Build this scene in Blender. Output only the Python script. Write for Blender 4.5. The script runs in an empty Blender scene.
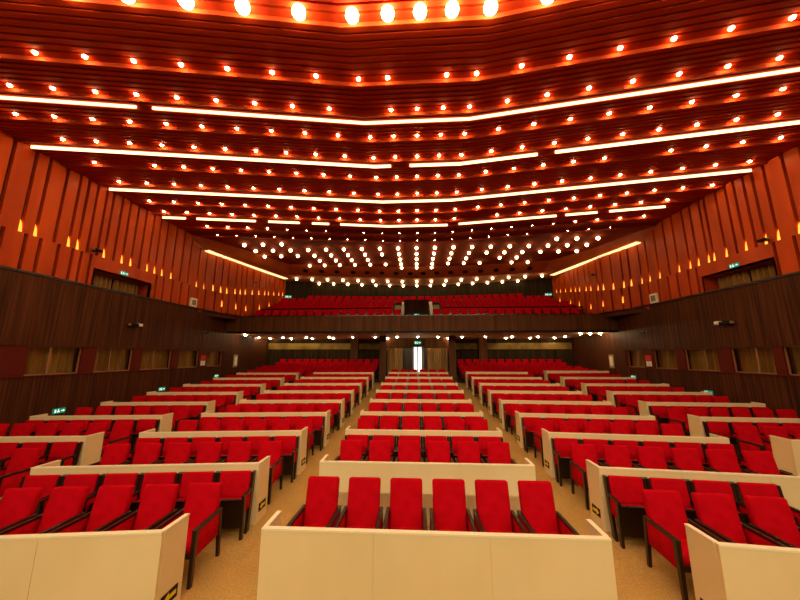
import bpy, bmesh, math, random
from mathutils import Vector, Matrix
random.seed(7)
SC = bpy.context.scene
COL = SC.collection
CZ = 2.8                                   # eye height above the front of the hall floor

# ------------------------------------------------------------------ helpers
ORD = ['zeroth', 'first', 'second', 'third', 'fourth', 'fifth', 'sixth', 'seventh', 'eighth', 'ninth', 'tenth',
       'eleventh', 'twelfth', 'thirteenth', 'fourteenth', 'fifteenth', 'sixteenth', 'seventeenth', 'eighteenth',
       'nineteenth']
TENS = {2: 'twenty', 3: 'thirty', 4: 'forty', 5: 'fifty'}


def ordw(n):
    if n < 20:
        return ORD[n]
    t, u = divmod(n, 10)
    return {2: 'twentieth', 3: 'thirtieth', 4: 'fortieth', 5: 'fiftieth'}[t] if u == 0 else TENS[t] + '-' + ORD[u]


class MB:
    """collects boxes, bars and rounded boxes into one mesh"""

    def __init__(s):
        s.v, s.f, s.m = [], [], []

    def add(s, vs, fs, mi=0):
        b = len(s.v)
        s.v += [tuple(p) for p in vs]
        s.f += [tuple(b + i for i in q) for q in fs]
        s.m += [mi] * len(fs)
        return s

    def box(s, x0, x1, y0, y1, z0, z1, mi=0, M=None):
        vs = [(x0, y0, z0), (x1, y0, z0), (x1, y1, z0), (x0, y1, z0), (x0, y0, z1), (x1, y0, z1), (x1, y1, z1), (x0, y1, z1)]
        if M is not None:
            vs = [M @ Vector(p) for p in vs]
        return s.add(vs, [(0, 3, 2, 1), (4, 5, 6, 7), (0, 1, 5, 4), (1, 2, 6, 5), (2, 3, 7, 6), (3, 0, 4, 7)], mi)

    def hexa(s, lo, hi, mi=0):
        """lo and hi: four points each, counter-clockwise seen from above"""
        return s.add(list(lo) + list(hi), [(0, 3, 2, 1), (4, 5, 6, 7), (0, 1, 5, 4), (1, 2, 6, 5), (2, 3, 7, 6), (3, 0, 4, 7)], mi)

    def rbox(s, x0, x1, y0, y1, z0, z1, r=.02, seg=2, mi=0, M=None, puff=0.):
        bm = bmesh.new()
        bmesh.ops.create_cube(bm, size=1)
        for v in bm.verts:
            v.co = Vector(((x0 + x1) / 2 + v.co.x * (x1 - x0), (y0 + y1) / 2 + v.co.y * (y1 - y0), (z0 + z1) / 2 + v.co.z * (z1 - z0)))
        bmesh.ops.bevel(bm, geom=bm.edges[:] + bm.verts[:], offset=r, segments=seg, profile=.5, affect='EDGES')
        bm.verts.index_update()
        vs = [v.co.copy() for v in bm.verts]
        if M is not None:
            vs = [M @ p for p in vs]
        s.add(vs, [[v.index for v in f.verts] for f in bm.faces], mi)
        bm.free()
        return s

    def bar(s, a, b, w, d, mi=0, up=(0, 0, 1)):
        """square bar from a to b, w across, d deep"""
        a, b = Vector(a), Vector(b)
        t = (b - a).normalized()
        x = t.cross(Vector(up))
        if x.length < 1e-4:
            x = t.cross(Vector((0, 1, 0)))
        x.normalize()
        y = x.cross(t)
        q = [(-w / 2, -d / 2), (w / 2, -d / 2), (w / 2, d / 2), (-w / 2, d / 2)]
        vs = [a + x * i + y * j for i, j in q] + [b + x * i + y * j for i, j in q]
        return s.add(vs, [(0, 3, 2, 1), (4, 5, 6, 7), (0, 1, 5, 4), (1, 2, 6, 5), (2, 3, 7, 6), (3, 0, 4, 7)], mi)

    def tube(s, a, b, r, n=10, mi=0, r2=None):
        a, b = Vector(a), Vector(b)
        t = (b - a).normalized()
        x = t.orthogonal().normalized()
        y = t.cross(x)
        r2 = r if r2 is None else r2
        vs = [a + (x * math.cos(k * 2 * math.pi / n) + y * math.sin(k * 2 * math.pi / n)) * r for k in range(n)]
        vs += [b + (x * math.cos(k * 2 * math.pi / n) + y * math.sin(k * 2 * math.pi / n)) * r2 for k in range(n)]
        fs = [(k, (k + 1) % n, n + (k + 1) % n, n + k) for k in range(n)]
        fs += [tuple(range(n - 1, -1, -1)), tuple(range(n, 2 * n))]
        return s.add(vs, fs, mi)

    def ball(s, c, r, nu=10, nv=6, mi=0, sz=1.):
        vs = [(c[0], c[1], c[2] - r * sz)]
        for j in range(1, nv):
            a = -math.pi / 2 + math.pi * j / nv
            for i in range(nu):
                b = 2 * math.pi * i / nu
                vs.append((c[0] + r * math.cos(a) * math.cos(b), c[1] + r * math.cos(a) * math.sin(b), c[2] + r * sz * math.sin(a)))
        vs.append((c[0], c[1], c[2] + r * sz))
        fs = []
        for i in range(nu):
            fs.append((0, 1 + (i + 1) % nu, 1 + i))
            for j in range(nv - 2):
                p = 1 + j * nu
                fs.append((p + i, p + (i + 1) % nu, p + nu + (i + 1) % nu, p + nu + i))
            p = 1 + (nv - 2) * nu
            fs.append((p + i, p + (i + 1) % nu, len(vs) - 1))
        return s.add(vs, fs, mi)

    def sheet(s, a, b, mi=0):
        """quad strip between two equally long point lists"""
        n = len(a)
        return s.add(list(a) + list(b), [(k, k + 1, n + k + 1, n + k) for k in range(n - 1)], mi)

    def mesh(s, name, mats, smooth=False):
        me = bpy.data.meshes.new(name)
        me.from_pydata(s.v, [], s.f)
        for m in (mats if isinstance(mats, (list, tuple)) else [mats]):
            me.materials.append(m)
        for p, i in zip(me.polygons, s.m):
            p.material_index = i
            p.use_smooth = smooth
        me.update()
        return me

    def build(s, name, mats, parent=None, smooth=False):
        return link(name, s.mesh(name, mats, smooth), parent)


def link(name, me, parent=None):
    o = bpy.data.objects.new(name, me)
    COL.objects.link(o)
    if parent is not None:
        o.parent = parent
    return o


def tag(o, label=None, cat=None, group=None, kind=None):
    if label:
        o['label'] = label
    if cat:
        o['category'] = cat
    if group:
        o['group'] = group
    if kind:
        o['kind'] = kind
    return o


def thing(name, label, cat, loc=(0, 0, 0), rz=0., group=None):
    o = link(name, None)
    o.location = loc
    o.rotation_euler = (0, 0, rz)
    return tag(o, label, cat, group)


def copy_tree(o, parent=None):
    c = o.copy()
    COL.objects.link(c)
    if parent is not None:
        c.parent = parent
    for ch in o.children:
        copy_tree(ch, c)
    return c


def structure(name, mb, mats, parent=None, smooth=False):
    o = mb.build(name, mats, parent, smooth)
    if parent is None:
        o['kind'] = 'structure'
    return o


# ------------------------------------------------------------------ materials
def mat(name, col, rough=.5, spec=.5, metal=0., sheen=0., coat=0.):
    m = bpy.data.materials.new(name)
    m.use_nodes = True
    b = m.node_tree.nodes['Principled BSDF']
    b.inputs['Base Color'].default_value = (*col, 1)
    b.inputs['Roughness'].default_value = rough
    b.inputs['Specular IOR Level'].default_value = spec
    b.inputs['Metallic'].default_value = metal
    b.inputs['Sheen Weight'].default_value = sheen
    b.inputs['Coat Weight'].default_value = coat
    return m


def noisy(m, c1, c2, scale=(1, 1, 1), detail=4, lo=.35, hi=.65, bump=0., rough_rng=None):
    """object-space noise between two colours, stretched by scale"""
    nt = m.node_tree
    N, L = nt.nodes, nt.links
    b = N['Principled BSDF']
    tc, mp, no, cr = N.new('ShaderNodeTexCoord'), N.new('ShaderNodeMapping'), N.new('ShaderNodeTexNoise'), N.new('ShaderNodeValToRGB')
    mp.inputs['Scale'].default_value = scale
    no.inputs['Scale'].default_value = 1
    no.inputs['Detail'].default_value = detail
    cr.color_ramp.elements[0].position, cr.color_ramp.elements[1].position = lo, hi
    cr.color_ramp.elements[0].color, cr.color_ramp.elements[1].color = (*c1, 1), (*c2, 1)
    L.new(tc.outputs['Object'], mp.inputs[0])
    L.new(mp.outputs[0], no.inputs['Vector'])
    L.new(no.outputs['Fac'], cr.inputs[0])
    L.new(cr.outputs[0], b.inputs['Base Color'])
    if bump:
        bp = N.new('ShaderNodeBump')
        bp.inputs['Strength'].default_value = bump
        bp.inputs['Distance'].default_value = .01
        L.new(no.outputs['Fac'], bp.inputs['Height'])
        L.new(bp.outputs[0], b.inputs['Normal'])
    return m


def glow(name, col, strength):
    m = bpy.data.materials.new(name)
    m.use_nodes = True
    nt = m.node_tree
    nt.nodes.remove(nt.nodes['Principled BSDF'])
    e = nt.nodes.new('ShaderNodeEmission')
    e.inputs[0].default_value = (*col, 1)
    e.inputs[1].default_value = strength
    nt.links.new(e.outputs[0], nt.nodes['Material Output'].inputs[0])
    return m


M = {}
M['velvet'] = noisy(mat('red_velvet', (.6, .002, .006), .9, .06), (.42, .0008, .007), (.50, .0013, .010), (7, 7, 7), 3)
M['dark_wood'] = mat('dark_polished_wood', (.016, .006, .004), .28, .5)
M['cream'] = noisy(mat('cream_laminate', (.80, .66, .40), .4, .25), (.78, .64, .37), (.83, .69, .42), (1.3, 1.3, .8), 3)
M['cream_edge'] = mat('toplit_cream_edging', (.88, .80, .60), .35, .4)  # cream laminate with the light from above put into a paler tone
M['carpet'] = noisy(mat('tan_flooring', (.5, .3, .1), .75, .12), (.36, .225, .068), (.54, .355, .125), (45, 45, 45), 6, .3, .7)
M['brown_wall'] = noisy(mat('brown_ribbed_veneer', (.06, .02, .008), .55, .15), (.028, .008, .003), (.105, .031, .009), (16, 16, .35), 5, .34, .66)
M['balcony_wood'] = noisy(mat('brown_balcony_veneer', (.1, .035, .01), .55, .15), (.06, .02, .006), (.13, .045, .012), (6, 6, .4), 5, .3, .7)
M['red_wood'] = noisy(mat('red_lacquered_wood', (.42, .07, .012), .32, .13), (.40, .044, .003), (.55, .072, .005), (2.2, 2.2, .35), 4)
M['groove'] = mat('groove_red_brown', (.07, .008, .003), .6, .3)
M['slat'] = noisy(mat('ceiling_slat_red', (.34, .03, .006), .75, .06), (.36, .024, .003), (.46, .036, .005), (.6, 6, 6), 3)
M['slot_lip'] = mat('ceiling_slot_lip', (.42, .045, .008), .6, .1)
M['slat_gap'] = mat('ceiling_gap_dark_red', (.05, .003, .001), .8, .1)
M['rear_ceiling'] = mat('smooth_dark_red_ceiling', (.22, .03, .008), .8, .05)
M['cornice'] = noisy(mat('cornice_wood', (.36, .08, .02), .4, .2), (.30, .05, .010), (.42, .08, .018), (1, 1, 3), 4)
M['soffit'] = mat('tan_soffit', (.5, .2, .08), .7, .1)
M['under_soffit'] = mat('under_balcony_soffit', (.75, .42, .2), .7, .1)
M['booth'] = noisy(mat('dark_booth_wood', (.04, .012, .004), .7, .04), (.02, .006, .002), (.04, .012, .004), (6, 6, .4), 3)
M['black'] = mat('black_plastic', (.006, .005, .005), .5, .15)
M['back_wall'] = noisy(mat('rear_dark_wall', (.03, .02, .01), .6, .1), (.016, .009, .003), (.04, .024, .008), (8, 8, .4), 3)
M['rear_panel'] = noisy(mat('rear_lamplit_panel', (.4, .26, .07), .5, .2), (.16, .10, .02), (.36, .24, .06), (1.2, 1.2, 1.2), 3)  # golden light of the lamps is put into this panel's colour
M['curtain'] = noisy(mat('gold_brown_curtain', (.40, .24, .09), .8, .1), (.30, .17, .06), (.48, .30, .12), (3, 3, .3), 3)
M['booth_curtain'] = noisy(mat('booth_curtain', (.30, .2, .09), .8, .1), (.46, .26, .08), (.68, .40, .14), (3, 3, .3), 3)
M['door_curtain'] = noisy(mat('pale_door_curtain', (.5, .3, .13), .8, .1), (.27, .145, .04), (.40, .23, .075), (3, 3, .3), 3)
M['pilaster'] = mat('red_brown_pilaster', (.10, .008, .003), .5, .2)
M['frame_metal'] = mat('window_frame_bronze', (.35, .17, .08), .4, .5)
M['white'] = mat('white_paint', (.92, .9, .84), .5, .3)
M['grey'] = mat('grey_grille', (.25, .22, .18), .6, .3)
M['beige'] = mat('beige_stair_wall', (.42, .34, .16), .7, .2)
M['yellow'] = mat('arrow_yellow', (.85, .62, .03), .5, .3)
M['notice_red'] = mat('notice_red', (.6, .03, .01), .5, .3)
gl = mat('booth_glass', (.9, .95, .9), .03, .5)
gl.node_tree.nodes['Principled BSDF'].inputs['Transmission Weight'].default_value = 1
gl.node_tree.nodes['Principled BSDF'].inputs['IOR'].default_value = 1.02
M['glass'] = gl
LC = (1., .70, .36)
M['flood'] = glow('flood_glow', (1., .74, .42), 52)
M['bulb'] = glow('downlight_glow', (1., .60, .22), 92)
M['globe'] = glow('globe_glow', (1., .76, .36), 12)
M['led'] = glow('led_glow', (1., .50, .19), 4.2)
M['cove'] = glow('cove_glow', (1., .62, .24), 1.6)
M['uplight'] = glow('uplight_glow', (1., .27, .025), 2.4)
M['soffit_lamp'] = glow('soffit_lamp_glow', (1., .72, .36), 85)
M['exit_green'] = glow('exit_sign_green', (.01, .28, .14), .6)
M['exit_white'] = glow('exit_sign_white', (.8, 1., .8), 1.0)
M['daylight'] = glow('door_daylight', (.93, 1., .96), 2.2)

# ------------------------------------------------------------------ camera
F = 312.0
d = Vector(((417.5 - 400) / F, -(356 - 300) / F, -1)).normalized()      # the hall's long axis in camera axes
Zc = Vector((0, -d.z, d.y)).normalized()
Xc = d.cross(Zc)
Rm = Matrix((Xc, d, Zc))                                              # camera axes -> world axes
cam = bpy.data.cameras.new('camera')
cam.sensor_width = 36
cam.lens = F / 800 * 36
cam.clip_start, cam.clip_end = .05, 200
camo = bpy.data.objects.new('camera', cam)
COL.objects.link(camo)
camo.matrix_world = Matrix.Translation((0, 0, CZ)) @ Rm.to_4x4()
SC.camera = camo


def in_view(p, margin=25):
    q = Rm.transposed() @ (Vector(p) - Vector((0, 0, CZ)))
    if q.z > -.2:
        return False
    x, y = 400 + F * q.x / -q.z, 300 - F * q.y / -q.z
    return -margin < x < 800 + margin and -margin < y < 600 + margin


# ------------------------------------------------------------------ the floor
ROWS = [3.73, 5.83, 7.85, 9.93, 11.9, 13.72, 15.67, 17.8, 19.95]       # distance of each cream partition in the centre block
ZF = [(-4, -.035), (3.75, -.035), (5.83, .0), (7.85, .09), (9.93, .155), (11.9, .26), (13.72, .405), (15.67, .54), (17.8, .69), (19.95, .835), (20.5, .95), (21.6, 1.0), (30, 1.02)]


def lerp(tab, x):
    for (a, p), (b, q) in zip(tab, tab[1:]):
        if x <= b:
            return p + (q - p) * (x - a) / (b - a) if x > a else p
    return tab[-1][1]


def bow_f(x):
    return .075 * max(0, abs(x - .1) - 1.9)


def zf(x, y):
    return lerp(ZF, y + bow_f(x))


mb = MB()
xs = [-12.2 + 24.2 * i / 40 for i in range(41)]
ys = [-3 + .5 * j for j in range(60)]
vs = [(x, y, zf(x, y)) for y in ys for x in xs]
mb.add(vs, [(j * 41 + i, j * 41 + i + 1, (j + 1) * 41 + i + 1, (j + 1) * 41 + i) for j in range(59) for i in range(40)])
structure('floor', mb, M['carpet'], smooth=True)

# ------------------------------------------------------------------ seats
XW, XE = -12.0, 11.8                                                 # side walls


def tilt(y, z, deg):
    return Matrix.Translation((0, y, z)) @ Matrix.Rotation(math.radians(deg), 4, 'X') @ Matrix.Translation((0, -y, -z))


def armchair_pieces(h):
    """dark framed armchair; front of the seat at y=0, facing -y"""
    P = []
    Mb = tilt(.49, .38, -13)
    P.append(('backrest', MB().rbox(-.238, .238, .45, .555, .36, h * 1.005, .035, 3, M=Mb), 'velvet', None))
    P.append(('seat', MB().rbox(-.235, .235, .015, .50, .34, .455, .035, 3, M=tilt(.25, .4, -3)), 'velvet', None))
    P.append(('seat_frame', MB().box(-.235, .235, .04, .52, .285, .345), 'dark_wood', 'dark wooden frame under the seat'))
    for s in (-1, 1):
        x = s * .262
        P.append(('side_panel', MB().rbox(x - .017, x + .017, .03, .55, .31, .615, .008, 1), 'velvet', None))
        P.append(('armrest', MB().rbox(x - .028, x + .028, -.035, .60, .61, .652, .012, 2, M=tilt(.3, .63, -1)), 'dark_wood', 'dark polished armrest'))
        P.append(('leg', MB().hexa([(x - .02, -.03, 0), (x + .02, -.03, 0), (x + .02, .02, 0), (x - .02, .02, 0)],
                                   [(x - .026, -.025, .62), (x + .026, -.025, .62), (x + .026, .04, .62), (x - .026, .04, .62)]), 'dark_wood', 'dark wooden front leg'))
        P.append(('leg', MB().hexa([(x - .02, .60, 0), (x + .02, .60, 0), (x + .02, .645, 0), (x - .02, .645, 0)],
                                   [(x - .024, .54, .62), (x + .024, .54, .62), (x + .024, .60, .62), (x - .024, .60, .62)]), 'dark_wood', 'dark wooden rear leg'))
    return P


def folding_pieces():
    """tip-up seat with its rear at y=0 against a partition, seat folded up"""
    P = []
    Mb = tilt(-.12, .45, -9)
    P.append(('backrest', MB().rbox(-.252, .252, -.185, -.10, .40, .888, .03, 3, M=Mb), 'velvet', None))
    P.append(('seat', MB().rbox(-.238, .238, -.30, -.185, .20, .535, .03, 2), 'velvet', None))
    P.append(('seat_board', MB().rbox(-.24, .24, -.335, -.30, .12, .545, .01, 1), 'dark_wood', 'dark underside of the tipped-up seat'))
    for s in (-1, 1):
        x = s * .279
        m = MB()
        m.hexa([(x - .021, -.24, .0), (x + .021, -.24, .0), (x + .021, -.14, .0), (x - .021, -.14, .0)],
               [(x - .021, -.10, .87), (x + .021, -.10, .87), (x + .021, -.012, .87), (x - .021, -.012, .87)])
        P.append(('side_frame', m, 'dark_wood', 'dark wooden side frame'))
        P.append(('armrest', MB().rbox(x - .026, x + .026, -.44, -.12, .60, .64, .012, 2), 'dark_wood', 'dark polished armrest'))
        P.append(('leg', MB().hexa([(x - .02, -.42, 0), (x + .02, -.42, 0), (x + .02, -.36, 0), (x - .02, -.36, 0)],
                                   [(x - .022, -.43, .61), (x + .022, -.43, .61), (x + .022, -.37, .61), (x - .022, -.37, .61)]), 'dark_wood', 'dark wooden front leg'))
        P.append(('side_panel', MB().rbox(x - .015, x + .015, -.38, -.17, .36, .605, .006, 1), 'velvet', None))
    return P


def proto(name, pieces):
    root = link(name, None)
    for n, m, k, lab in pieces:
        o = m.build(n, M[k], root, smooth=(k == 'velvet'))
        if lab:
            o['label'] = lab
    return root


def fused(name, pieces):
    """the same seat as one mesh, for copies too small in the photo to show parts"""
    m = MB()
    for n, q, k, lab in pieces:
        m.add(q.v, q.f, 0 if k == 'velvet' else 1)
    return m.mesh(name, [M['velvet'], M['dark_wood']])


A_SIDE, A_MID, FOLD = armchair_pieces(.975), armchair_pieces(1.03), folding_pieces()
KITS = {'side': proto('armchair', A_SIDE), 'mid': proto('armchair', A_MID), 'fold': proto('folding_seat', FOLD)}
FUSED = {'side': fused('armchair_mesh', A_SIDE), 'mid': fused('armchair_mesh', A_MID), 'fold': fused('folding_seat_mesh', FOLD)}
first = {}
for k in KITS:
    first[k] = True


def put_seat(kind, loc, rz, label, detailed):
    name = 'folding_seat' if kind == 'fold' else 'armchair'
    if detailed:
        if first[kind]:
            o = KITS[kind]
            first[kind] = False
        else:
            o = copy_tree(KITS[kind])
    else:
        o = link(name, FUSED[kind])
    o.location = loc
    o.rotation_euler = (0, 0, rz)
    tag(o, label, 'seat', 'red folding seats against the cream partitions' if kind == 'fold' else 'red armchairs behind the cream partitions')
    return o


# ------------------------------------------------------------------ partitions
def partition(W, wing_in, sign_side, label, sh=0.):
    """cream screen of three boards with a wing at each end; origin at the middle of its front, +y to the rear"""
    H, T = .97, .045
    root = thing('row_divider', label, 'partition', group='cream partitions between the seat rows')
    m = MB()
    n = 3
    for k in range(n):
        a, b = -W / 2 + W * k / n, -W / 2 + W * (k + 1) / n
        m.box(a + (.0025 if k else 0), b - (.0025 if k < n - 1 else 0), 0, T, 0, H - .018)
    m.box(-W / 2 + .01, W / 2 - .01, .006, T - .006, 0, H - .02)
    m.build('front_panel', M['cream'], root)
    MB().box(-W / 2, W / 2, -.004, T + .012, H - .018, H).build('top_edge', M['cream_edge'], root)['label'] = 'top edging, paler as if lit from above'
    for s in (-1, 1):
        x0, x1 = (W / 2 - T, W / 2) if s > 0 else (-W / 2, -W / 2 + T)
        def slant(xa, xb, ya, yb, za, zb):
            c = [(xa + sh * ya, ya), (xb + sh * ya, ya), (xb + sh * yb, yb), (xa + sh * yb, yb)]
            return MB().hexa([(*p, za) for p in c], [(*p, zb) for p in c])
        w = slant(x0, x1, T, wing_in, 0, H - .018).build('wing', M['cream'], root)
        slant(x0 - .004, x1 + .004, T + .012, wing_in + .004, H - .018, H).build('wing_edge', M['cream_edge'], w)['label'] = 'wing top edging, paler as if lit from above'
        if s == sign_side:
            xf = (x1 if s > 0 else x0)
            e = s * .006
            slant(min(xf, xf + e), max(xf, xf + e), .09, .33, .16, .29).build('arrow_plate', M['black'], w)['label'] = 'black plate with a yellow arrow'
            a = MB()
            xa = xf + s * .008
            pts = [(.115, .225), (.195, .275), (.195, .247), (.305, .247), (.305, .203), (.195, .203), (.195, .175)]
            a.add([(xf + s * .004 + sh * y, y, z) for y, z in pts] + [(xa + sh * y, y, z) for y, z in pts],
                  [tuple(range(7)), tuple(range(13, 6, -1))] + [(k, (k + 1) % 7, 7 + (k + 1) % 7, 7 + k) for k in range(7)])
            a.build('arrow', M['yellow'], w)
    return root


BL = {   # inner x, outer x, direction, (offset, degrees) at the first and the last row
    'centre': (-1.73, 1.985, 1, (0, 0), (0, 0)),
    'inner left': (-2.76, -6.47, -1, (-.13, 7.2), (-.2, 2.8)),
    'outer left': (-7.39, -11.07, -1, (-.90, 6.4), (-.72, 4.0)),
    'inner right': (3.0, 6.68, 1, (-.04, 6.0), (.0, 1.8)),
    'outer right': (7.82, 11.5, 1, (-.56, 4.6), (-.02, .8)),
}
NAMES = {'centre': 'centre block', 'inner left': 'inner left block', 'outer left': 'outer block by left wall',
         'inner right': 'inner right block', 'outer right': 'outer block by right wall'}


def frame(b, i):
    xi, xo, sg, (o0, a0), (o1, a1) = BL[b]
    if b == 'centre':
        xi, xo = xi - .011 * i, xo - .011 * i
    t = i / 8
    off, ang = o0 + (o1 - o0) * t, math.radians(a0 + (a1 - a0) * t)
    W = abs(xo - xi)
    u = Vector((sg * math.cos(ang), -math.sin(ang)))
    v = Vector((sg * math.sin(ang) * 1, math.cos(ang)))
    P = Vector((xi, ROWS[i] + off))
    return P, u, v, W, math.atan2(-v.x, v.y)


for b in BL:
    for i in range(9):
        P, u, v, W, rz = frame(b, i)
        c = P + u * W / 2
        row = ordw(i + 1)
        z0 = zf(c.x, c.y)
        sgn = BL[b][2]
        if any(in_view((P + u * t * W).to_3d() + Vector((0, 0, z0 + h)), 4) for t in (0, .25, .5, .75, 1) for h in (.2, .97)):
            sd = 0 if b == 'centre' else (-1 if sgn > 0 else 1)
            r = partition(W, .40, sd, f'cream partition in front of {row} armchair row of {NAMES[b]}', math.tan(rz))
            r.location, r.rotation_euler = (c.x, c.y, z0), (0, 0, rz)
        n = 6
        pitch = (W - .09) / n
        # the row of armchairs just behind the partition
        order = range(n)
        for j in order:
            q = P + u * (.035 + .625 * (j + .5) if b != 'centre' else W / 2 + .625 * (j - 2.5)) + Vector((0, 1)) * .70
            zq = zf(q.x, q.y + .25)
            if not in_view((q.x, q.y + .3, zq + .7), 22):
                continue
            k = j + 1 if sgn > 0 else n - j
            put_seat('mid' if b == 'centre' and i == 0 else 'side', (q.x, q.y, zq), rz * .6,
                     f'red armchair, {ordw(k)} from left, {row} armchair row of {NAMES[b]}', i < 4)
        # the row of folding seats standing against the next partition
        if i < 8 and not (b == 'centre' and i == 0):
            P2, u2, v2, W2, rz2 = frame(b, i + 1)
            for j in range(n):
                q = P2 + u2 * (.03 + .614 * (j + .5) if b != 'centre' else W2 / 2 + .614 * (j - 2.5)) - v2 * .012
                zq = zf(q.x, q.y - .2)
                if not in_view((q.x, q.y - .3, zq + .6), 22):
                    continue
                k = j + 1 if sgn > 0 else n - j
                put_seat('fold', (q.x, q.y, zq), rz2,
                         f'red folding seat, {ordw(k)} from left, {row} folding row of {NAMES[b]}', i < 3)

# ------------------------------------------------------------------ rear stalls under the balcony (raised side tiers)
def simple_seat():
    m = MB()
    m.rbox(-.24, .24, .40, .50, .36, 1.03, .03, 2, M=tilt(.45, .38, -12))
    m.rbox(-.235, .235, .0, .45, .34, .46, .03, 1)
    for s in (-1, 1):
        m.box(s * .262 - .025, s * .262 + .025, -.03, .52, .60, .64, 1)
        m.box(s * .262 - .018, s * .262 + .018, .0, .5, .30, .60, 0)
        m.box(s * .262 - .022, s * .262 + .022, -.02, .03, 0, .60, 1)
        m.box(s * .262 - .022, s * .262 + .022, .47, .52, 0, .60, 1)
    return m.mesh('tier_seat_mesh', [M['velvet'], M['dark_wood']])


SS = simple_seat()


def bow_c(x):
    return .153 * max(0, abs(x - .04) - 1.45)


TIERS = [(21.45, None), (22.35, 1.10), (23.2, 1.32), (23.95, 1.54)]
for side, sg in (('left', -1), ('right', 1)):
    for t, (y0, zt) in enumerate(TIERS):
        n = (14, 14, 13, 13)[t]
        x_in = 2.95
        if zt:
            m = MB()
            xa, xb = x_in - .35, (11.95 if sg < 0 else 11.75)
            steps = [xa + (xb - xa) * k / 8 for k in range(9)]
            lo = [(sg * x, y0 - .12, 0.6) for x in steps]
            hi = [(sg * x, y0 - .12, zt) for x in steps]
            bk = [(sg * x, y0 + .73, zt) for x in steps]
            m.sheet(lo, hi)
            m.sheet(hi, bk)
            m.add([lo[0], hi[0], bk[0], (bk[0][0], bk[0][1], .6)], [(0, 1, 2, 3)])
            o = structure('floor_tier', m, M['dark_wood'])
        for k in range(n):
            x = sg * (x_in + .3 + .61 * k)
            y = y0
            z = zt if zt else zf(x, y)
            o = link('stalls_chair', SS)
            o.location = (x, y, z)
            o.rotation_euler = (0, 0, 0)
            kk = k + 1
            where = ('front row of red seats behind the cream partitions', 'lowest raised tier', 'middle raised tier', 'topmost raised tier')[t]
            tag(o, f'small red seat, {ordw(kk)} from centre, {where}, {side} side'.replace('front row of red seats behind the cream partitions', 'row below the raised tiers'), 'seat', 'red seats on the tiers under the balcony')
        if zt and t == 1:
            for st in range(3):
                x = sg * 2.42
                o = MB().box(min(x - .17, x + .17), max(x - .17, x + .17), 21.9 + .3 * st, 22.2 + .3 * st, .8, 1.05 + .15 * st).build('tier_step', M['beige'])
                o['kind'] = 'structure'

# ------------------------------------------------------------------ ceiling
CE = CZ + 6.42
LIGHTS = [6.34, 7.32, 8.33, 9.32, 10.48, 11.70, 13.2, 14.19, 15.75, 16.85]
STRIPS = [7.66, 9.69, 12.2, 14.72]
FLOODS = [1.6, 3.2, 4.83]  # rows before the last are out of view, added for their light
steps = sorted([s + .06 for s in LIGHTS] + [s + .03 for s in STRIPS] + [s + .2 for s in FLOODS])
prof = []                                                           # (s, z, material)
s = -2.5
bounds = [-2.5] + steps + [17.45]
for a, b in zip(bounds, bounds[1:]):
    n = max(1, round((b - a) / .165))
    z0, z1 = CE - .05, CE + .05
    for k in range(n):
        p, q = a + (b - a) * k / n, a + (b - a) * (k + 1) / n
        za, zb = z0 + (z1 - z0) * k / n, z0 + (z1 - z0) * (k + 1) / n
        g = .045 if k < n - 1 else 0
        prof.append((p, za))
        prof.append((q - g, zb))
        if g:
            prof.append((q - g + .002, zb + .07))
            prof.append((q - .002, zb + .07))
XB = [-12.2, -6.5, -1.41, 1.49, 6.5, 12.0]
mb = MB()
for (s0, z0), (s1, z1) in zip(prof, prof[1:]):
    gap = abs(z0 - z1) < 1e-6 or (z1 - z0) > .06
    gap = (s1 - s0 < .05) and (s1 - s0 > .03)
    mb.sheet([(x, s0 - bow_c(x), z0) for x in XB], [(x, s1 - bow_c(x), z1) for x in XB], 1 if gap else (2 if abs(s1 - s0) < 1e-6 and z1 < z0 - .05 else 0))
ceiling = structure('ceiling', mb, [M['slat'], M['slat_gap'], M['slot_lip']])
# smooth rear ceiling, slanted cornice, soffit
FT = [(-12.2, 14.7), (-11.91, 15.3), (-10.92, 17.07), (-9.74, 19.25), (-9.05, 20.86), (-4.82, 21.55), (0.03, 22.2), (4.54, 21.8), (9.1, 21.1), (9.6, 20.4), (10.87, 18.27), (11.55, 16.2), (12.0, 15.2)]
FB = [(-12.1, 15.2), (-11.85, 16.1), (-11.2, 17.75), (-10.1, 20.0), (-9.4, 21.92), (-5.0, 22.75), (0.03, 23.45), (4.7, 22.9), (9.1, 22.1), (9.9, 20.8), (11.0, 18.7), (11.6, 16.6), (11.9, 15.7)]
WT = [(-12.02, 15.6), (-11.96, 16.4), (-11.63, 18.12), (-11.03, 20.72), (-10.52, 23.75), (-5.55, 25.1), (0.03, 26.1), (5.6, 25.2), (10.46, 23.95), (10.8, 21.0), (11.15, 18.7), (11.72, 16.6), (11.8, 15.9)]
CB = CZ + 5.9
mb = MB()
poly = [(x, y, CE) for x, y in FT]
front = [(x, 17.44 - bow_c(x), CE) for x in XB]
mb.add([(-12.2, 14.7, CE + .002), (12.0, 14.7, CE + .002), (12.0, 22.6, CE + .002), (-12.2, 22.6, CE + .002)], [(0, 1, 2, 3)])
structure('ceiling_rear', mb, M['rear_ceiling'])
mb = MB()
mb.sheet([(x, y, CE + .01) for x, y in FT], [(x, y, CB) for x, y in FB])
structure('trim_1', mb, M['cornice'])
mb = MB()
mb.sheet([(x, y, CB) for x, y in FB], [(x, y, CB) for x, y in WT])
structure('trim_2', mb, M['soffit'])

# ---- lamps on the ceiling
def lamp_mesh(name, r, glowm, socket=True, nu=12, nv=8, sz=1.):
    m = MB().ball((0, 0, 0), r, nu, nv, 0, sz)
    if socket:
        m.tube((0, 0, r * .8), (0, 0, r * .8 + .05), r * .55, 8, 1)
    return m.mesh(name, [glowm, M['black']], True)


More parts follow.
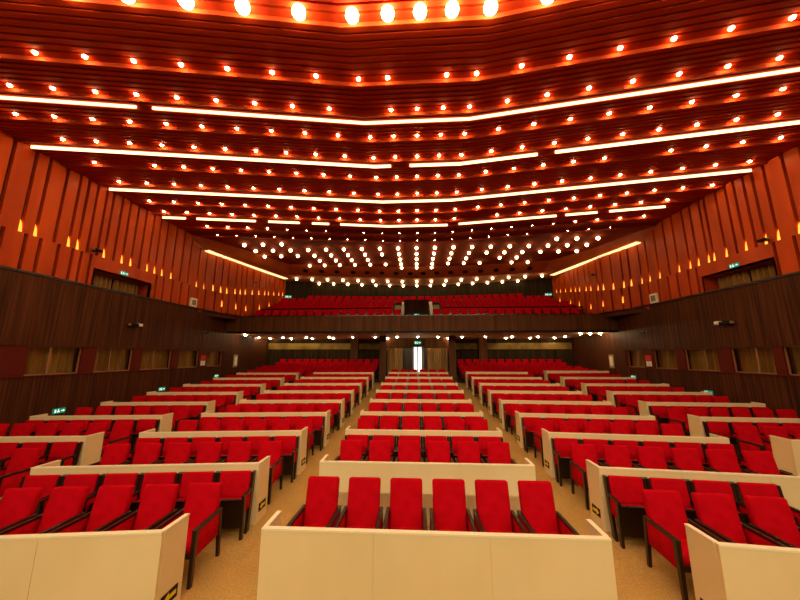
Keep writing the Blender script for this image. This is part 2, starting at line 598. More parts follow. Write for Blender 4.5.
LM = lamp_mesh('downlight_mesh', .046, M['bulb'], sz=.8)
FM = lamp_mesh('flood_mesh', .125, M['flood'])
GM = lamp_mesh('globe_mesh', .098, M['globe'])
SM = lamp_mesh('soffit_lamp_mesh', .07, M['soffit_lamp'])
CSP = [.69, .69, .70, .72, .75, .79, .85, .88, .93, .97]             # spacing in the middle of each row
OSP = [.98, .94, .945, .925, .94, .96, .96, .97, .97, .98]           # spacing towards the walls
skip = {(0, .05), (1, -1.33), (4, -10.0), (4, 7.2), (7, 2.78), (8, -3.8), (9, 6.9)}
for r, s in enumerate(LIGHTS):
    n = 0
    cx = [.05 + CSP[r] * k for k in range(-2, 3)]
    XL = sorted(cx + [cx[0] - OSP[r] * k for k in range(1, 12)] + [cx[-1] + OSP[r] * k for k in range(1, 12)])
    for x in XL:
        if not (XW + .45 < x < XE - .35) or any(rr == r and abs(x - xx) < .4 for rr, xx in skip):
            continue
        if r >= 8 and not -10.9 < x < 10.8:
            continue
        p = (x, s - .06 - bow_c(x), CE + .03)
        if not in_view(p, 60):
            continue
        n += 1
        o = link('ceiling_downlight', LM)
        o.location = p
        tag(o, f'small ceiling downlight, {ordw(n)} from left, {ordw(r + 1)} downlight row behind the floodlights', 'ceiling light', 'downlights in the slatted ceiling')
for r, s in enumerate(FLOODS):
    xs_ = [-10.9 + .99 * k for k in range(11)]
    xs_ = [-8.1, -7.1, -6.15, -5.15, -4.15, -3.17, -2.17, -1.18, -.5, .11, .71, 1.42, 2.41, 3.4, 4.4, 5.4, 6.4, 7.4, 8.3]
    if r < 2:
        xs_ = xs_[1::2]
    for k, x in enumerate(xs_):
        o = link('floodlight', FM)
        o.location = (x, s - bow_c(x), CE - .045)
        tag(o, f'bright round floodlight, {ordw(k + 1)} from left, ' + ('row nearest the seats' if r == 2 else ('middle row, added out of view' if r else 'row farthest from the seats, added out of view')), 'ceiling light', 'floodlights over the front rows')

SEG = [[(-11.95, -7.3), (-6.9, 11.75)], [(-11.95, -.85), (-.2, 3.93), (4.46, 11.75)], [(-11.95, 11.75)],
       [(-11.9, -10.9), (-10.4, -7.75), (-7.15, -5.7), (-5.1, -4.3), (-3.75, 1.55), (2.1, 6.5), (6.9, 8.2), (8.7, 10.85)]]
for r, s in enumerate(STRIPS):
    for k, (a, b) in enumerate(SEG[r]):
        pts = [a] + [x for x in (-1.41, 1.49) if a < x < b] + [b]
        m = MB()
        lift = .022 if r == 0 else 0
        for p, q in zip(pts, pts[1:]):
            y0, y1 = s - bow_c(p), s - bow_c(q)
            m.hexa([(p, y0 - .015, CE - .052 + lift), (q, y1 - .015, CE - .052 + lift), (q, y1 + .02, CE - .052 + lift), (p, y0 + .02, CE - .052 + lift)],
                   [(p, y0 - .015, CE + .035), (q, y1 - .015, CE + .035), (q, y1 + .02, CE + .035), (p, y0 + .02, CE + .035)])
        o = m.build('light_strip', M['led'])
        whole = len(SEG[r]) == 1
        tag(o, f'glowing ceiling light strip, {ordw(r + 1)} line from the floodlights' + ('' if whole else f', {ordw(k + 1)} length from left'), 'light strip', 'light strips across the ceiling')

GY = [16.62, 17.67, 18.75, 19.82, 20.92, 21.85]
GX = [[-9.9, -8.8, -7.7, 7.65, 8.72, 9.83], [1.087 * k for k in range(-9, 10)], [1.083 * k for k in range(-9, 10)],
      [1.08 * k for k in range(-8, 9)], [1.08 * k for k in range(-7, 8)], [-1.08, 0, 1.08]]
gskip = {(3, -7.56), (3, -2.16), (4, 5.4), (3, 4.32), (3, 7.56), (3, -8.64), (3, 8.64)}
for r, y in enumerate(GY):
    for k, x in enumerate(GX[r]):
        if any(rr == r and abs(x - xx) < .3 for rr, xx in gskip):
            continue
        o = link('globe_lamp', GM)
        o.location = (x, y, CE - .13)
        tag(o, f'round globe lamp, {ordw(k + 1)} from left, {ordw(r + 1)} globe row under smooth rear ceiling', 'ceiling light', 'globe lamps on the rear ceiling')
for r, (yc, n) in enumerate(((24.02, 8), (25.5, 7))):
    for k in range(-n, n + 1):
        x = 1.145 * k if r == 0 else 1.13 * k
        o = link('globe_lamp', GM)
        o.location = (x, yc - bow_c(x) * (1.12 + .1 * r), CB - .12)
        tag(o, f'round globe lamp, {ordw(k + n + 1)} from left, {("front", "rear")[r]} row under the soffit behind the cornice', 'ceiling light', 'globe lamps under the soffit')
# speaker ports in the cornice
n = 0
m = MB().tube((0, 0, -.05), (0, 0, .02), .17, 16)
PM = m.mesh('speaker_port_mesh', M['black'])
RG = MB()
for k in range(20):
    a, b = 2 * math.pi * k / 20, 2 * math.pi * (k + 1) / 20
    RG.hexa([(.17 * math.cos(t), .17 * math.sin(t), 0) for t in (a,)] + [(.2 * math.cos(a), .2 * math.sin(a), 0), (.2 * math.cos(b), .2 * math.sin(b), 0), (.17 * math.cos(b), .17 * math.sin(b), 0)],
            [(.17 * math.cos(a), .17 * math.sin(a), .03), (.2 * math.cos(a), .2 * math.sin(a), .03), (.2 * math.cos(b), .2 * math.sin(b), .03), (.17 * math.cos(b), .17 * math.sin(b), .03)])
RM_ = RG.mesh('port_ring_mesh', M['groove'])


def poly_y(tab, x):
    return lerp(tab, x)


for x in [-8.1, -6.97, -5.88, -4.72, -3.68, -2.6, -1.55, -.5, .5, 1.5, 2.52, 3.58, 4.66, 5.75, 6.85, 8.0]:
    n += 1
    f = .56
    yt, yb = lerp(FT[4:9], x), lerp(FB[4:9], x)
    y, z = yt + (yb - yt) * f, CE + (CB - CE) * f
    root = thing('speaker_port', f'round black speaker port, {ordw(n)} from left in the rear cornice', 'speaker', (x, y - .01, z), group='speaker ports in the cornice')
    t = math.atan2(yb - yt, CE - CB)
    slope = (lerp(FT[4:9], x + .2) - lerp(FT[4:9], x - .2)) / .4
    root.rotation_euler = (math.pi / 2 + t, 0, math.atan(slope))
    link('grille', PM, root)
    link('ring', RM_, root)

# lit soffit beside the cornice, its cove glow shaped as emitting bars
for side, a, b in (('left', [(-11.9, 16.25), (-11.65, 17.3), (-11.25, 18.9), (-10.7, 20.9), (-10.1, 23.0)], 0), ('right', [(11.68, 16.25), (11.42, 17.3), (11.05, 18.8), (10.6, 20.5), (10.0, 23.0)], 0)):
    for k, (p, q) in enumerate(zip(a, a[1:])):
        o = MB().bar((p[0], p[1] + .04, CB - .015), (q[0], q[1] - .04, CB - .015), .34, .05).build('soffit_glow_bar', M['cove'])
        tag(o, f'golden soffit glow bar along the {side} cornice, {ordw(k + 1)} length from the stage', 'light strip', 'soffit glow bars beside the cornice')

# ------------------------------------------------------------------ side walls
ZT = CZ + 2.56                                                      # top of the dark wainscot
SEAM = CZ + 3.72
WY0 = -3.0
WIN = {'left': [(9.15, 10.73), (11.23, 12.78), (13.22, 14.91), (15.37, 16.84), (17.54, 18.95)],
       'right': [(9.2, 10.93), (11.23, 12.65), (13.19, 14.74), (15.23, 16.59), (17.29, 18.6)]}
DOOR = {'left': (10.64, 13.1), 'right': (10.63, 13.2)}
LIT = {'left': [8.3, 8.68, 9.63, 9.92, 10.87, 11.61, 12.0, 12.82, 13.22, 13.64, 14.19, 15.98, 16.59, 17.19],
       'right': [9.77, 10.34, 10.71, 11.36, 12.08, 12.58, 12.82, 13.28, 13.69, 14.27, 15.41, 16.07, 16.64, 17.22]}
GRV = {'left': sorted(LIT['left'] + [9.2, 10.25, 10.6, 11.25, 12.4, 14.75, 15.3]),
       'right': sorted(LIT['right'] + [9.3, 11.02, 11.68, 14.8])}
wid = 0
for side, X, sg in (('left', XW, 1), ('right', XE, -1)):             # sg: direction into the room
    far = 24.6
    w0, w1 = CZ - .60, CZ + .31                                       # booth window band
    root = link('wall_' + side, None)
    root['kind'] = 'structure'
    m = MB()
    X2 = X - sg * .25

    def slab(y0, y1, z0, z1, m=m, X=X, X2=X2):
        m.box(min(X, X2), max(X, X2), y0, y1, z0, z1)
    end = 19.15 if side == 'left' else 19.15
    slab(WY0, far, -.2, w0)
    slab(WY0, far, w1, ZT)
    ylo = WIN[side][0][0] - (1.9 if side == 'left' else .0)
    slab(WY0, ylo, w0, w1)
    slab(WIN[side][-1][1] + .12, far, w0, w1)
    m.build('lower_panel', M['brown_wall'], root)
    MB().box(min(X, X + sg * .035), max(X, X + sg * .035), WY0, 19.1, ZT - .05, ZT + .02).build('ledge', M['dark_wood'], root)
    MB().box(min(X, X + sg * .04), max(X, X + sg * .04), ylo, WIN[side][-1][1] + .12, w0 - .035, w0).build('sill', M['pilaster'], root)
    # pilasters between the booth windows
    edges = [ylo] + [v for ab in WIN[side] for v in ab] + [WIN[side][-1][1] + .12]
    for k in range(0, len(edges), 2):
        if edges[k + 1] - edges[k] > .02:
            xa, xb = X - sg * .03, X - sg * .24
            MB().box(min(xa, xb), max(xa, xb), edges[k], edges[k + 1], w0, w1).build('pilaster', M['pilaster'], root)
    # booth behind the windows
    m = MB()
    xb = X - sg * .95
    m.box(min(xb, xb - sg * .1), max(xb, xb - sg * .1), WY0 + 8, far, w0 - .5, w1 + .5)
    m.box(min(X2, xb), max(X2, xb), WY0 + 8, far, w0 - .06, w0 - .01)
    m.box(min(X2, xb), max(X2, xb), WY0 + 8, far, w1 + .01, w1 + .06)
    m.build('booth_lining', M['back_wall'], root)
    for k, (a, b) in enumerate(WIN[side]):
        wid += 1
        wr = link(f'window_{wid}', None)
        wr['kind'] = 'structure'
        fx = X - sg * .12
        m = MB()
        t = .035
        for y0, y1, z0, z1 in ((a, b, w0, w0 + t), (a, b, w1 - t, w1), (a, a + t, w0, w1), (b - t, b, w0, w1), (a + (b - a) * .40 - .02, a + (b - a) * .40 + .02, w0, w1)):
            m.box(fx - .025, fx + .025, y0, y1, z0, z1)
        m.build('window_frame', M['frame_metal'], wr)
        MB().box(fx - .004, fx + .004, a + t, b - t, w0 + t, w1 - t).build('pane', M['glass'], wr)
        # curtain drawn behind the glass
        m = MB()
        ya, yb = a - .05, b + .26
        N = 60
        top = [(X - sg * (.40 + .05 * math.sin(j * .8 + k) + .02 * math.sin(j * .37)), ya + (yb - ya) * j / N, w1 - .005) for j in range(N + 1)]
        bot = [(X - sg * (.40 + .06 * math.sin(j * .8 + k + .2)), ya + (yb - ya) * j / N, w0 + .01) for j in range(N + 1)]
        m.sheet(top, bot)
        o = m.build('booth_curtain', M['booth_curtain'], None, True)
        tag(o, f'brown curtain behind {ordw(k + 1)} booth window from the stage, {side} wall', 'curtain', 'curtains in the booth windows')
    # upper red boards with grooves
    d0, d1 = DOOR[side]
    dt = CZ + 3.18
    line = [(X - sg * .12, WY0), (X - sg * .12, 16.6)] + [((wx if side == 'left' else wx) - 0 * sg, wy) for wx, wy in (WT[2:5] if side == 'left' else list(reversed(WT[8:11])))]
    acc = [0]
    for p, q in zip(line, line[1:]):
        acc.append(acc[-1] + math.dist(p, q))

    def at(t, off=0., line=line, acc=acc, sg=sg):
        for k in range(len(acc) - 1):
            if t <= acc[k + 1] + 1e-6 or k == len(acc) - 2:
                p, q = Vector(line[k]), Vector(line[k + 1])
                e = (q - p).normalized()
                nrm = Vector((e.y, -e.x)) * sg
                r = p + e * (t - acc[k]) + nrm * off
                return r.x, r.y
    tot = acc[-1]

    def top_z(y):
        return CE + .02 if y < 14.9 else (CB + .02 if y > 16.2 else CE + .02 + (CB - CE) * (y - 14.9) / 1.3)

    def base_z(y):
        return ZT - .3 if y < 16.3 else ZT - .02

    def seam_z(y):
        return SEAM if y < 18 else SEAM + (y - 18) * .17

    grooves = [y - WY0 for y in GRV[side]]
    g = grooves[0]
    pre = []
    while g > .6:
        g -= random.choice((.42, .55, .75))
        pre.append(g)
    g = grooves[-1]
    post = []
    while g < tot - .7:
        g += random.choice((.42, .5, .62))
        post.append(g)
    grooves = sorted(pre) + grooves + post
    G = .10

    def board(m, t0, t1, zb0, zb1, zt0, zt1, th=.11):
        if t1 - t0 < .02:
            return
        p0, p1 = at(t0, 0), at(t1, 0)
        q0, q1 = at(t0, th), at(t1, th)
        m.hexa([(*p0, zb0), (*p1, zb1), (*q1, zb1), (*q0, zb0)], [(*p0, zt0), (*p1, zt1), (*q1, zt1), (*q0, zt0)])
    m = MB()
    dd0, dd1 = d0 - WY0, d1 - WY0
    for t0, t1 in zip([0] + grooves, grooves + [tot]):
        a, b = t0 + G / 2, t1 - G / 2
        ya, yb = at(a)[1], at(b)[1]
        board(m, a, b, seam_z(ya), seam_z(yb), top_z(ya), top_z(yb))
    low = [t + .17 for t in grooves]
    for t0, t1 in zip([0] + low, low + [tot]):
        a, b = t0 + G / 2, t1 - G / 2
        parts = [(a, b)]
        if b > dd0 and a < dd1:
            parts = [(a, min(b, dd0)), (max(a, dd1), b)]
        for a, b in parts:
            if b - a > .03:
                ya, yb = at(a)[1], at(b)[1]
                board(m, a, b, base_z(ya), base_z(yb), seam_z(ya) - .0, seam_z(yb) - .0)
    # over the door
    board(m, dd0, dd1, dt, dt, SEAM, SEAM)
    m.build('red_boards', M['red_wood'], root)
    m = MB()
    tl = [0, 19.6] + [19.6 + (tot - 19.6) * k / 8 for k in range(1, 9)]
    dl = sorted(set([dd0, dd1] + tl))
    for t0, t1 in zip(dl, dl[1:]):
        zb = dt if (t0 >= dd0 - 1e-6 and t1 <= dd1 + 1e-6) else ZT - .3
        p, q = at(t0, .005), at(t1, .005)
        m.add([(*p, zb), (*q, zb), (*q, CE + .05), (*p, CE + .05)], [(0, 1, 2, 3)])
    m.build('groove_backing', M['groove'], root)
    # narrow shelf where the red boards turn inwards
    mm = MB()
    ya_ = [15.8, 16.7, 17.4, 18.12, 18.8, 19.2]
    inn = [(at(t - WY0 + .02, .13)[0], t, ZT - .03) for t in ya_]
    mm.sheet([(X - sg * .3, t, ZT - .03) for t in ya_], inn)
    mm.sheet(inn, [(x_, y_, ZT + .03) for x_, y_, z_ in inn])
    mm.build('shelf', M['dark_wood'], root)
    # doorway recess with curtain
    dr = link('door_' + ('1' if side == 'left' else '2'), None)
    dr['kind'] = 'structure'
    xo, xi = X - sg * .01, X - sg * .85
    m = MB()
    for y0, y1, z0, z1 in ((d0 - .06, d0, ZT - .3, dt), (d1, d1 + .06, ZT - .3, dt), (d0 - .06, d1 + .06, dt, dt + .06)):
        m.box(min(xo, xi), max(xo, xi), y0, y1, z0, z1)
    m.build('door_frame', M['red_wood'], dr)
    MB().box(min(xi, xi - sg * .05), max(xi, xi - sg * .05), d0 - .3, d1 + .3, ZT - .3, dt + .2).build('door_leaf', M['dark_wood'], dr)
    for c, (ya, yb) in enumerate(((d0 + .03, d0 + (d1 - d0) * .47), (d0 + (d1 - d0) * .51, d1 - .1))):
        N = 90
        top = [(X - sg * (.52 + .07 * math.sin(j * .42)), ya + (yb - ya) * j / N, dt - .02) for j in range(N + 1)]
        bot = [(X - sg * (.52 + .085 * math.sin(j * .42 + .2)), ya + (yb - ya) * j / N, ZT - .28) for j in range(N + 1)]
        o = MB().sheet(top, bot).build('door_curtain', M['door_curtain'], None, True)
        tag(o, f'tan curtain in the raised doorway of the {side} red wall, {("nearer", "farther")[c]} half', 'curtain', 'curtains in the raised doorways')
    # triangular glow of the groove uplights, shaped as emitting wedges
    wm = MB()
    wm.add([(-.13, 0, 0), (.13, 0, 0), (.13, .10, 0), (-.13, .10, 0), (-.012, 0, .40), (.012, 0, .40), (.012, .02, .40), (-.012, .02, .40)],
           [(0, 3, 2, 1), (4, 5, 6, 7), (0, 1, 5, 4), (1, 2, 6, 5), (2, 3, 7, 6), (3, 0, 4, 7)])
    WM = wm.mesh('glow_wedge_mesh', M['uplight'])
    lits = [y - WY0 for y in LIT[side]]
    t = lits[-1]
    for gx in grooves:
        if gx > lits[-1] + .3:
            lits.append(gx)
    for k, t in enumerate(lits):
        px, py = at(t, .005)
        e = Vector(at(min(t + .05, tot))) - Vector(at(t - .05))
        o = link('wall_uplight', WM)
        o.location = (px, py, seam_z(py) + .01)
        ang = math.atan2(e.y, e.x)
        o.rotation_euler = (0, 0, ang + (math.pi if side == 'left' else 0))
        tag(o, f'orange wedge shaped as uplight glow, {ordw(k + 1)} from the stage along the {side} red wall', 'wall light', 'uplight glow wedges at the seam of the red walls')
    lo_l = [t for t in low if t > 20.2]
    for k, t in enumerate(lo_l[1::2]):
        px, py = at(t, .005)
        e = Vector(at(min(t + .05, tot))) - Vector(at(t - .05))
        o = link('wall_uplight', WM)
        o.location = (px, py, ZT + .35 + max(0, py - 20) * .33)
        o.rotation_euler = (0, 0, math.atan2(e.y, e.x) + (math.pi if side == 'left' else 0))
        tag(o, f'low orange uplight glow wedge beside the balcony seats, {ordw(k + 1)} from the parapet, {side} wall', 'wall light', 'low uplight glow wedges beside the balcony seats')

# ------------------------------------------------------------------ balcony
BY = 19.1
PZ0, PZ1 = CZ + 1.42, CZ + 2.45
bal = link('balcony', None)
bal['kind'] = 'structure'
MB().box(XW, XE, BY, BY + .12, PZ0 + .09, PZ1).build('parapet_panel', M['balcony_wood'], bal)
MB().box(XW, XE, BY - .02, BY + .2, PZ1, PZ1 + .04).build('parapet_rail', M['dark_wood'], bal)
MB().box(XW, XE, BY - .03, BY + .3, PZ0 - .03, PZ0 + .09).build('parapet_trim', M['black'], bal)
m = MB()
m.add([(XW, BY + .2, PZ0 + .01), (XE, BY + .2, PZ0 + .01), (XE, 26.5, PZ0 - .1), (XW, 26.5, PZ0 - .1)], [(0, 1, 2, 3)])
m.build('balcony_soffit', M['under_soffit'], bal)
# stepped balcony floor
BB = [0, .084, .091, .098, .105, .112]
BT = [(19.75, CZ + 2.02), (21.4, CZ + 2.42), (22.15, CZ + 2.755), (22.9, CZ + 3.09), (23.65, CZ + 3.425), (24.4, CZ + 3.76)]
m = MB()
for k, (y, z) in enumerate(BT):
    y1 = BT[k + 1][0] - .1 if k + 1 < len(BT) else 26.6
    st = [-12 + 24 * j / 16 for j in range(17)]
    bw = lambda x, k=k: BB[k] * max(0, abs(x) - 1.5)
    bw1 = lambda x, k=min(k + 1, 5): BB[k] * max(0, abs(x) - 1.5)
    a = [(x, y - .1 - bw(x), z - .5) for x in st]
    b = [(x, y - .1 - bw(x), z) for x in st]
    c = [(x, y1 - bw1(x), z) for x in st]
    m.sheet(a, b)
    m.sheet(b, c)
m.build('balcony_floor', M['dark_wood'], bal)
BSEAT = SS


def side_x(y):
    """inner face of the red walls beside the balcony"""
    return lerp([(16, -11.95), (18.12, -11.63), (20.72, -11.03), (23.75, -10.52), (30, -10.0)], y)


for sgn, bank in ((-1, 'left'), (1, 'right')):
    for k, (y, z) in enumerate(BT):
        x0 = (1.0, 1.75, 1.72, 1.7, 1.1, .03)[k]
        n = 0
        x = x0 + .26
        while True:
            yy = y - BB[k] * max(0, abs(x) - 1.5)
            if x > -side_x(yy) - ((.36, .46, .46, .46, .55, 1.9)[k] + (0 if sgn < 0 else (.36 if k == 0 else .2))):
                break
            o = link('theatre_chair', BSEAT)
            o.location = (sgn * x, yy, z)
            o.rotation_euler = (0, 0, -sgn * (.0 if k == 0 else .07))
            n += 1
            tag(o, f'tiny red balcony seat, {ordw(n)} from the control booth, {ordw(k + 1)} balcony row, {bank} bank', 'seat', 'red seats on the balcony')
            x += .585
# rail across the balcony
m = MB()
for sgn, bank in ((-1, 'left'), (1, 'right')):
    m = MB()
    m.bar((sgn * 1.7, 20.65, CZ + 3.17), (sgn * 10.6, 20.45, CZ + 3.12), .06, .08)
    m.bar((sgn * 1.7, 20.65, CZ + 2.92), (sgn * 10.6, 20.45, CZ + 2.87), .03, .04)
    for k in range(7):
        t = k / 6
        x, y = sgn * (1.7 + 8.9 * t), 20.65 - .2 * t
        m.bar((x, y, CZ + 2.02), (x, y, CZ + 3.15), .04, .04)
    o = m.build('balcony_railing', M['booth'])
    tag(o, f'dark railing between the first two balcony rows, {bank} bank', 'railing')
# control booth at the middle of the balcony
cb = thing('control_booth', 'dark brown control booth at the middle of the balcony front', 'booth', (0, 0, 0))
z0 = CZ + 2.02
m = MB().hexa([(-.80, 19.7, CZ + 2.72), (.72, 19.7, CZ + 2.72), (.72, 21.3, CZ + 2.72), (-.80, 21.3, CZ + 2.72)],
              [(-.84, 19.7, CZ + 3.50), (.76, 19.7, CZ + 3.50), (.62, 21.3, CZ + 3.75), (-.70, 21.3, CZ + 3.75)])
m.build('cabinet', M['booth'], cb)
MB().hexa([(-.52, 19.62, z0), (.46, 19.62, z0), (.46, 21.2, z0), (-.52, 21.2, z0)],
          [(-.72, 19.62, CZ + 2.72), (.66, 19.62, CZ + 2.72), (.66, 21.2, CZ + 2.72), (-.72, 21.2, CZ + 2.72)]).build('base', M['black'], cb)
MB().box(-.86, .78, 19.66, 19.74, CZ + 3.47, CZ + 3.54).build('top_rim', M['booth'], cb)
st = link('balcony_stairwell', None)
st['kind'] = 'structure'
for sgn in (-1, 1):
    a, b = sgn * .88, sgn * 1.08
    MB().hexa([(min(a, b) + sgn * .04 - .0, 20.6, CZ + 2.6), (max(a, b) + sgn * .04, 20.6, CZ + 2.6), (max(a, b), 20.66, CZ + 2.6), (min(a, b), 20.66, CZ + 2.6)],
              [(min(a, b) - sgn * .06, 21.2, CZ + 3.66), (max(a, b) - sgn * .06, 21.2, CZ + 3.66), (max(a, b) - sgn * .06, 21.26, CZ + 3.66), (min(a, b) - sgn * .06, 21.26, CZ + 3.66)]).build('stair_cheek', M['white'], st)
    a, b = sgn * 1.1, sgn * 1.5
    MB().box(min(a, b), max(a, b), 20.8, 20.86, CZ + 2.4, CZ + 3.4).build('stair_wall', M['beige'], st)
    m = MB()
    m.bar((sgn * 1.02, 20.75, CZ + 3.46), (sgn * 1.5, 20.75, CZ + 3.46), .08, .14)
    m.bar((sgn * 1.48, 20.75, CZ + 3.5), (sgn * 1.75, 20.2, CZ + 2.6), .07, .07)
    m.build('stair_rail', M['black'], st)

# ------------------------------------------------------------------ rear walls
wb = link('wall_back', None)
wb['kind'] = 'structure'
m = MB()
pts = [(-10.7, 23.72)] + WT[4:9] + [(10.6, 23.9)]
pts = WT[4:9]
m.sheet([(x, y, CZ + 1.5) for x, y in pts], [(x, y, CB + .05) for x, y in pts])
m.build('balcony_wall', M['back_wall'], wb)
low = [(-12.0, 24.55), (-5.5, 25.2), (-2.6, 25.7), (-2.6, 22.5)]
lowr = [(11.8, 24.55), (5.5, 25.2), (2.6, 25.7), (2.6, 22.5)]
for L_ in (low, lowr):
    m = MB()
    m.sheet([(x, y, .5) for x, y in L_], [(x, y, PZ0 + .05) for x, y in L_])
    m.build('stalls_wall', M['back_wall'], wb)
    m = MB()
    q = L_[:3]
    sgn = 1 if q[0][0] > 0 else -1
    q = [(q[0][0] - sgn * .15, q[0][1] + .06 * 1 - .06), q[1], q[2]]
    m.sheet([(x, y - .05, CZ + .52) for x, y in q], [(x, y - .05, CZ + 1.0) for x, y in q])
    m.build('lamplit_panel', M['rear_panel'], wb)
m = MB()
m.box(-2.6, 2.6, 24.2, 24.4, .5, PZ0 + .05)
m.build('lobby_wall', M['balcony_wood'], wb)
# pillars
k = 0
for x0, x1, y0 in ((-2.62, -2.2, 21.75), (2.18, 2.62, 21.75), (-5.3, -4.7, 24.75), (4.75, 5.4, 24.75)):
    k += 1
    o = MB().box(x0, x1, y0, y0 + .45, .6, PZ0 + .02).build('column', M['balcony_wood'])
    o['kind'] = 'structure'
# lobby door
dr = link('door_3', None)
dr['kind'] = 'structure'
Yd = 24.15
m = MB()
m.box(-1.15, -.40, Yd - .06, Yd, .9, CZ + .72)
m.build('door_leaf', M['dark_wood'], dr)
MB().box(.46, .72, Yd - .06, Yd, .9, CZ + .72).build('door_leaf', M['dark_wood'], dr)
m = MB()
for x0, x1, z0_, z1_ in ((-.40, -.26, .9, CZ + .72), (.29, .48, .9, CZ + .72), (-.40, .48, CZ + .66, CZ + .76), (-.03, .07, .9, CZ + .7)):
    m.box(x0, x1, Yd - .08, Yd - .01, z0_, z1_)
m.build('door_frame', M['grey'], dr)
for x0, x1 in ((-.26, -.03), (.07, .29)):
    MB().box(x0, x1, Yd - .05, Yd - .03, .95, CZ + .66).build('pane', M['daylight'], dr)
for c, (xa, xb) in enumerate(((-2.22, -1.1), (.72, 2.2))):
    N = 44
    top = [(xa + (xb - xa) * j / N, 23.3 + .07 * math.sin(j * 1.15), CZ + .56) for j in range(N + 1)]
    bot = [(xa + (xb - xa) * j / N, 23.3 + .08 * math.sin(j * 1.15 + .2), .97) for j in range(N + 1)]
    o = MB().sheet(top, bot).build('lobby_curtain', M['curtain'], None, True)
    tag(o, f'golden brown curtain hanging {("left", "right")[c]} of the bright rear door', 'curtain', 'curtains at the rear door')
# lamps under the balcony
A = [-12.0 + .0, -10.15, -8.55, -6.55, -4.75, -3.1, -1.5, .05, 1.55, 3.3, 5.0, 6.9, 8.75, 10.6]
SA = [(254, 0), (279.6, 0), (304, 0), (328, 0), (352, 0), (375, 0), (397, 0), (418, 0), (438, 0), (462, 0), (485, 0), (511, 0), (536, 0), (562, 0), (589.6, 0)]
for k, (px, _) in enumerate(SA):
    x = (px - 417.5) / F * 23.0 * .985
    o = link('soffit_lamp', SM)
    o.location = (x, 22.9, PZ0 - .05)
    tag(o, f'small lamp under the balcony, {ordw(k + 1)} from left in the front row', 'ceiling light', 'lamps under the balcony')
for k, px in enumerate((243, 268, 290, 311.6, 333, 388, 447.7, 504, 527, 550, 574, 595)):
    x = (px - 417.5) / F * 24.4 * .985
    if not XW + .2 < x < XE - .2:
        continue
    o = link('soffit_lamp', SM)
    o.location = (x, 24.0, PZ0 - .08)
    tag(o, f'small lamp under the balcony, {ordw(k + 1)} from left in the rear row', 'ceiling light', 'lamps under the balcony')
for k, x in enumerate((-11.4, 10.2, 10.8, 11.4)):
    o = link('soffit_lamp', SM)
    o.location = (x, 20.2, PZ0 - .04)
    tag(o, ('small lamp at the left end under the balcony lip', 'innermost of three lamps at right end under balcony lip', 'middle of three lamps at right end under balcony lip', 'outermost of three lamps at right end under balcony lip')[k], 'ceiling light', 'lamps under the balcony')

# ------------------------------------------------------------------ signs and fittings on the walls
def exit_sign(label, loc, rz, w=.36, h=.16):
    """green lit plate with a running figure, an arrow and a door bar"""
    r = thing('exit_sign', label, 'sign', loc, rz)
    MB().box(-w / 2, w / 2, 0, .035, 0, h).build('plate', M['exit_green'], r)
    m = MB()
    y0, y1 = -.004, .0
    for a, b, c, e in ((-.40, -.28, .2, .8), (-.15, -.05, .42, .72), (-.19, -.12, .2, .45), (-.07, .02, .2, .45), (-.12, -.06, .75, .9), (.12, .40, .42, .58)):
        m.box(a * w, b * w, y0, y1, c * h, e * h)
    m.add([(.28 * w, y0, .25 * h), (.45 * w, y0, .5 * h), (.28 * w, y0, .75 * h)], [(0, 1, 2)])
    m.build('pictogram', M['exit_white'], r)
    return r


hp = math.pi / 2
exit_sign('green exit sign low on left dark wall, nearest the stage', (XW + .04, 10.27, CZ - 1.88), hp)
exit_sign('green exit sign low on left dark wall, second from the stage', (XW + .04, 14.49, CZ - 1.6), hp)
exit_sign('green exit sign low on left dark wall, farthest from the stage', (XW + .04, 18.46, CZ - 1.24), hp)
exit_sign('green exit sign low on right dark wall, nearer the stage', (XE - .04, 13.8, CZ - 1.54), -hp)
exit_sign('green exit sign low on right dark wall, farther from the stage', (XE - .04, 18.2, CZ - 1.2), -hp)
exit_sign('green exit sign over the raised doorway of left red wall', (XW + .0, 11.79, CZ + 3.26), hp)
exit_sign('green exit sign over the raised doorway of right red wall', (XE + .0, 11.88, CZ + 3.24), -hp)
exit_sign('green exit sign over the bright rear door', (.02, 23.6, CZ + .85), 0, .5, .26)
exit_sign('green exit sign under the control booth', (-.02, 19.57, CZ + 2.45), 0, .3, .18)
exit_sign('green exit sign at the top corner of balcony, left bank', (-10.15, 23.7, CZ + 4.5), .2, .5, .22)
exit_sign('green exit sign at the top corner of balcony, right bank', (10.0, 23.9, CZ + 4.5), -.2, .5, .22)
exit_sign('small green exit sign on left red wall beside the parapet', (XW + .08, 19.4, CZ + 2.85), hp, .4, .18)


def camera_unit(label, x, y, z, sg, white=False, size=1.):
    r = thing('wall_projector', label, 'projector', (x, y, z))
    s = size
    sg = sg * max(size, .75)
    MB().rbox(sg * .22 - .17 * s, sg * .22 + .17 * s, -.26 * s, .26 * s, -.1 * s, .09 * s, .02, 1).build('body', M['black'], r)
    MB().tube((sg * .22, -.26 * s, 0), (sg * .22, -.36 * s, 0), .07 * s, 12).build('lens', M['grey'], r)
    MB().bar((0, 0, -.02), (sg * .22, 0, -.02), .06, .06).build('bracket', M['dark_wood'], r)
    if white:
        MB().rbox(sg * .22 - .1 * s, sg * .22 + .1 * s, .28 * s, .62 * s, -.06 * s, .13 * s, .02, 1).build('junction_box', M['white'], r)['label'] = 'white box behind the body'
    return r


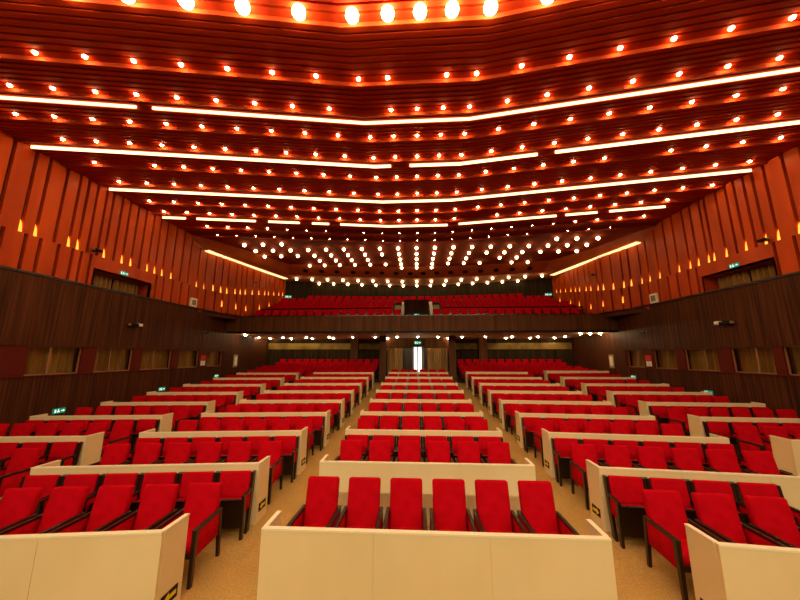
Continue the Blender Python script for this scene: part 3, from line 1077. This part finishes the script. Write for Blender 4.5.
camera_unit('black projector with white box on left dark wall, nearer the stage', XW, 12.4, CZ + 1.28, 1, True, .62)
camera_unit('small black projector on left dark wall, nearer the balcony', XW, 16.95, CZ + 1.28, 1, False, .55)
camera_unit('black projector with white box on right dark wall, nearer the stage', XE, 12.4, CZ + 1.23, -1, True, .7)
camera_unit('small black projector on right dark wall, nearer the balcony', XE, 16.76, CZ + 1.2, -1, False, .55)
camera_unit('black projector high on left red wall beside the uplights', XW, 10.47, CZ + 3.87, 1, False, .5)
camera_unit('black projector high on right red wall beside the uplights', XE, 10.63, CZ + 3.84, -1, False, .5)
camera_unit('black projector at the right end of the balcony parapet', XE, 19.0, CZ + 3.0, -1, False, .55)
camera_unit('small black projector high on left red wall beside the balcony', -11.2, 20.3, CZ + 4.95, 1, False, .45)
camera_unit('small black projector high on right red wall beside the balcony', 11.05, 19.3, CZ + 4.95, -1, False, .45)
for side, X, sg, y in (('left', XW, 1, 15.84), ('right', XE, -1, 15.92)):
    r = thing('wall_speaker', f'square white framed speaker on the {side} red wall just above the ledge', 'speaker', (X, y, CZ + 2.82))
    MB().box(min(0, sg * .08), max(0, sg * .08), -.23, .23, -.23, .23).build('frame', M['white'], r)
    MB().box(min(sg * .07, sg * .095), max(sg * .07, sg * .095), -.14, .14, -.14, .14).build('grille', M['grey'], r)
    r = thing('notice_board', f'pale notice board on the {side} dark wall under the balcony', 'notice board', (X + sg * .012, 20.3 if side == 'left' else 20.0, CZ - .72))
    MB().box(min(0, sg * .03), max(0, sg * .03), -.22, .22, 0, .8).build('board', M['beige'], r)
    MB().box(min(sg * .03, sg * .048), max(sg * .03, sg * .048), -.14, .14, .12, .68).build('sheet', M['white'], r)
    y = 17.2 if side == 'left' else 16.95
    r = thing('fire_notice', f'red and white fire notice on a pilaster between {side} booth windows', 'sign', (X - sg * .03, y, CZ - .52))
    MB().box(min(0, sg * .03), max(0, sg * .03), -.2, .2, .3, .55).build('red_plate', M['notice_red'], r)
    for a in (-.17, .03):
        MB().box(min(0, sg * .03), max(0, sg * .03), a, a + .14, 0, .26).build('white_plate', M['white'], r)

# ------------------------------------------------------------------ lamps on the lighting bar over the stage, behind the camera
for k in range(9):
    x = -9.6 + 2.4 * k
    L = bpy.data.lights.new('stage_light', 'SPOT')
    L.energy = 540
    L.color = (1., .81, .46)
    L.spot_size = math.radians(66)
    L.spot_blend = .45
    L.shadow_soft_size = .12
    o = bpy.data.objects.new('stage_light', L)
    COL.objects.link(o)
    o.location = (x, -5.0, 8.0)
    o.rotation_euler = (Vector((x * .85, 7.5, .0)) - Vector(o.location)).to_track_quat('-Z', 'Y').to_euler()

# ------------------------------------------------------------------ world and view
w = bpy.data.worlds.new('world')
SC.world = w
w.use_nodes = True
w.node_tree.nodes['Background'].inputs[0].default_value = (1., .72, .42, 1)
w.node_tree.nodes['Background'].inputs[1].default_value = .04
SC.view_settings.view_transform = 'Standard'
SC.view_settings.look = 'None'
SC.view_settings.exposure = 0.34
SC.view_settings.gamma = 1
SC.view_settings.use_curve_mapping = False
SC.cycles.use_denoising = True
SC.cycles.max_bounces = 6
SC.cycles.diffuse_bounces = 4
SC.cycles.glossy_bounces = 2
SC.cycles.transmission_bounces = 4
SC.cycles.sample_clamp_indirect = 6
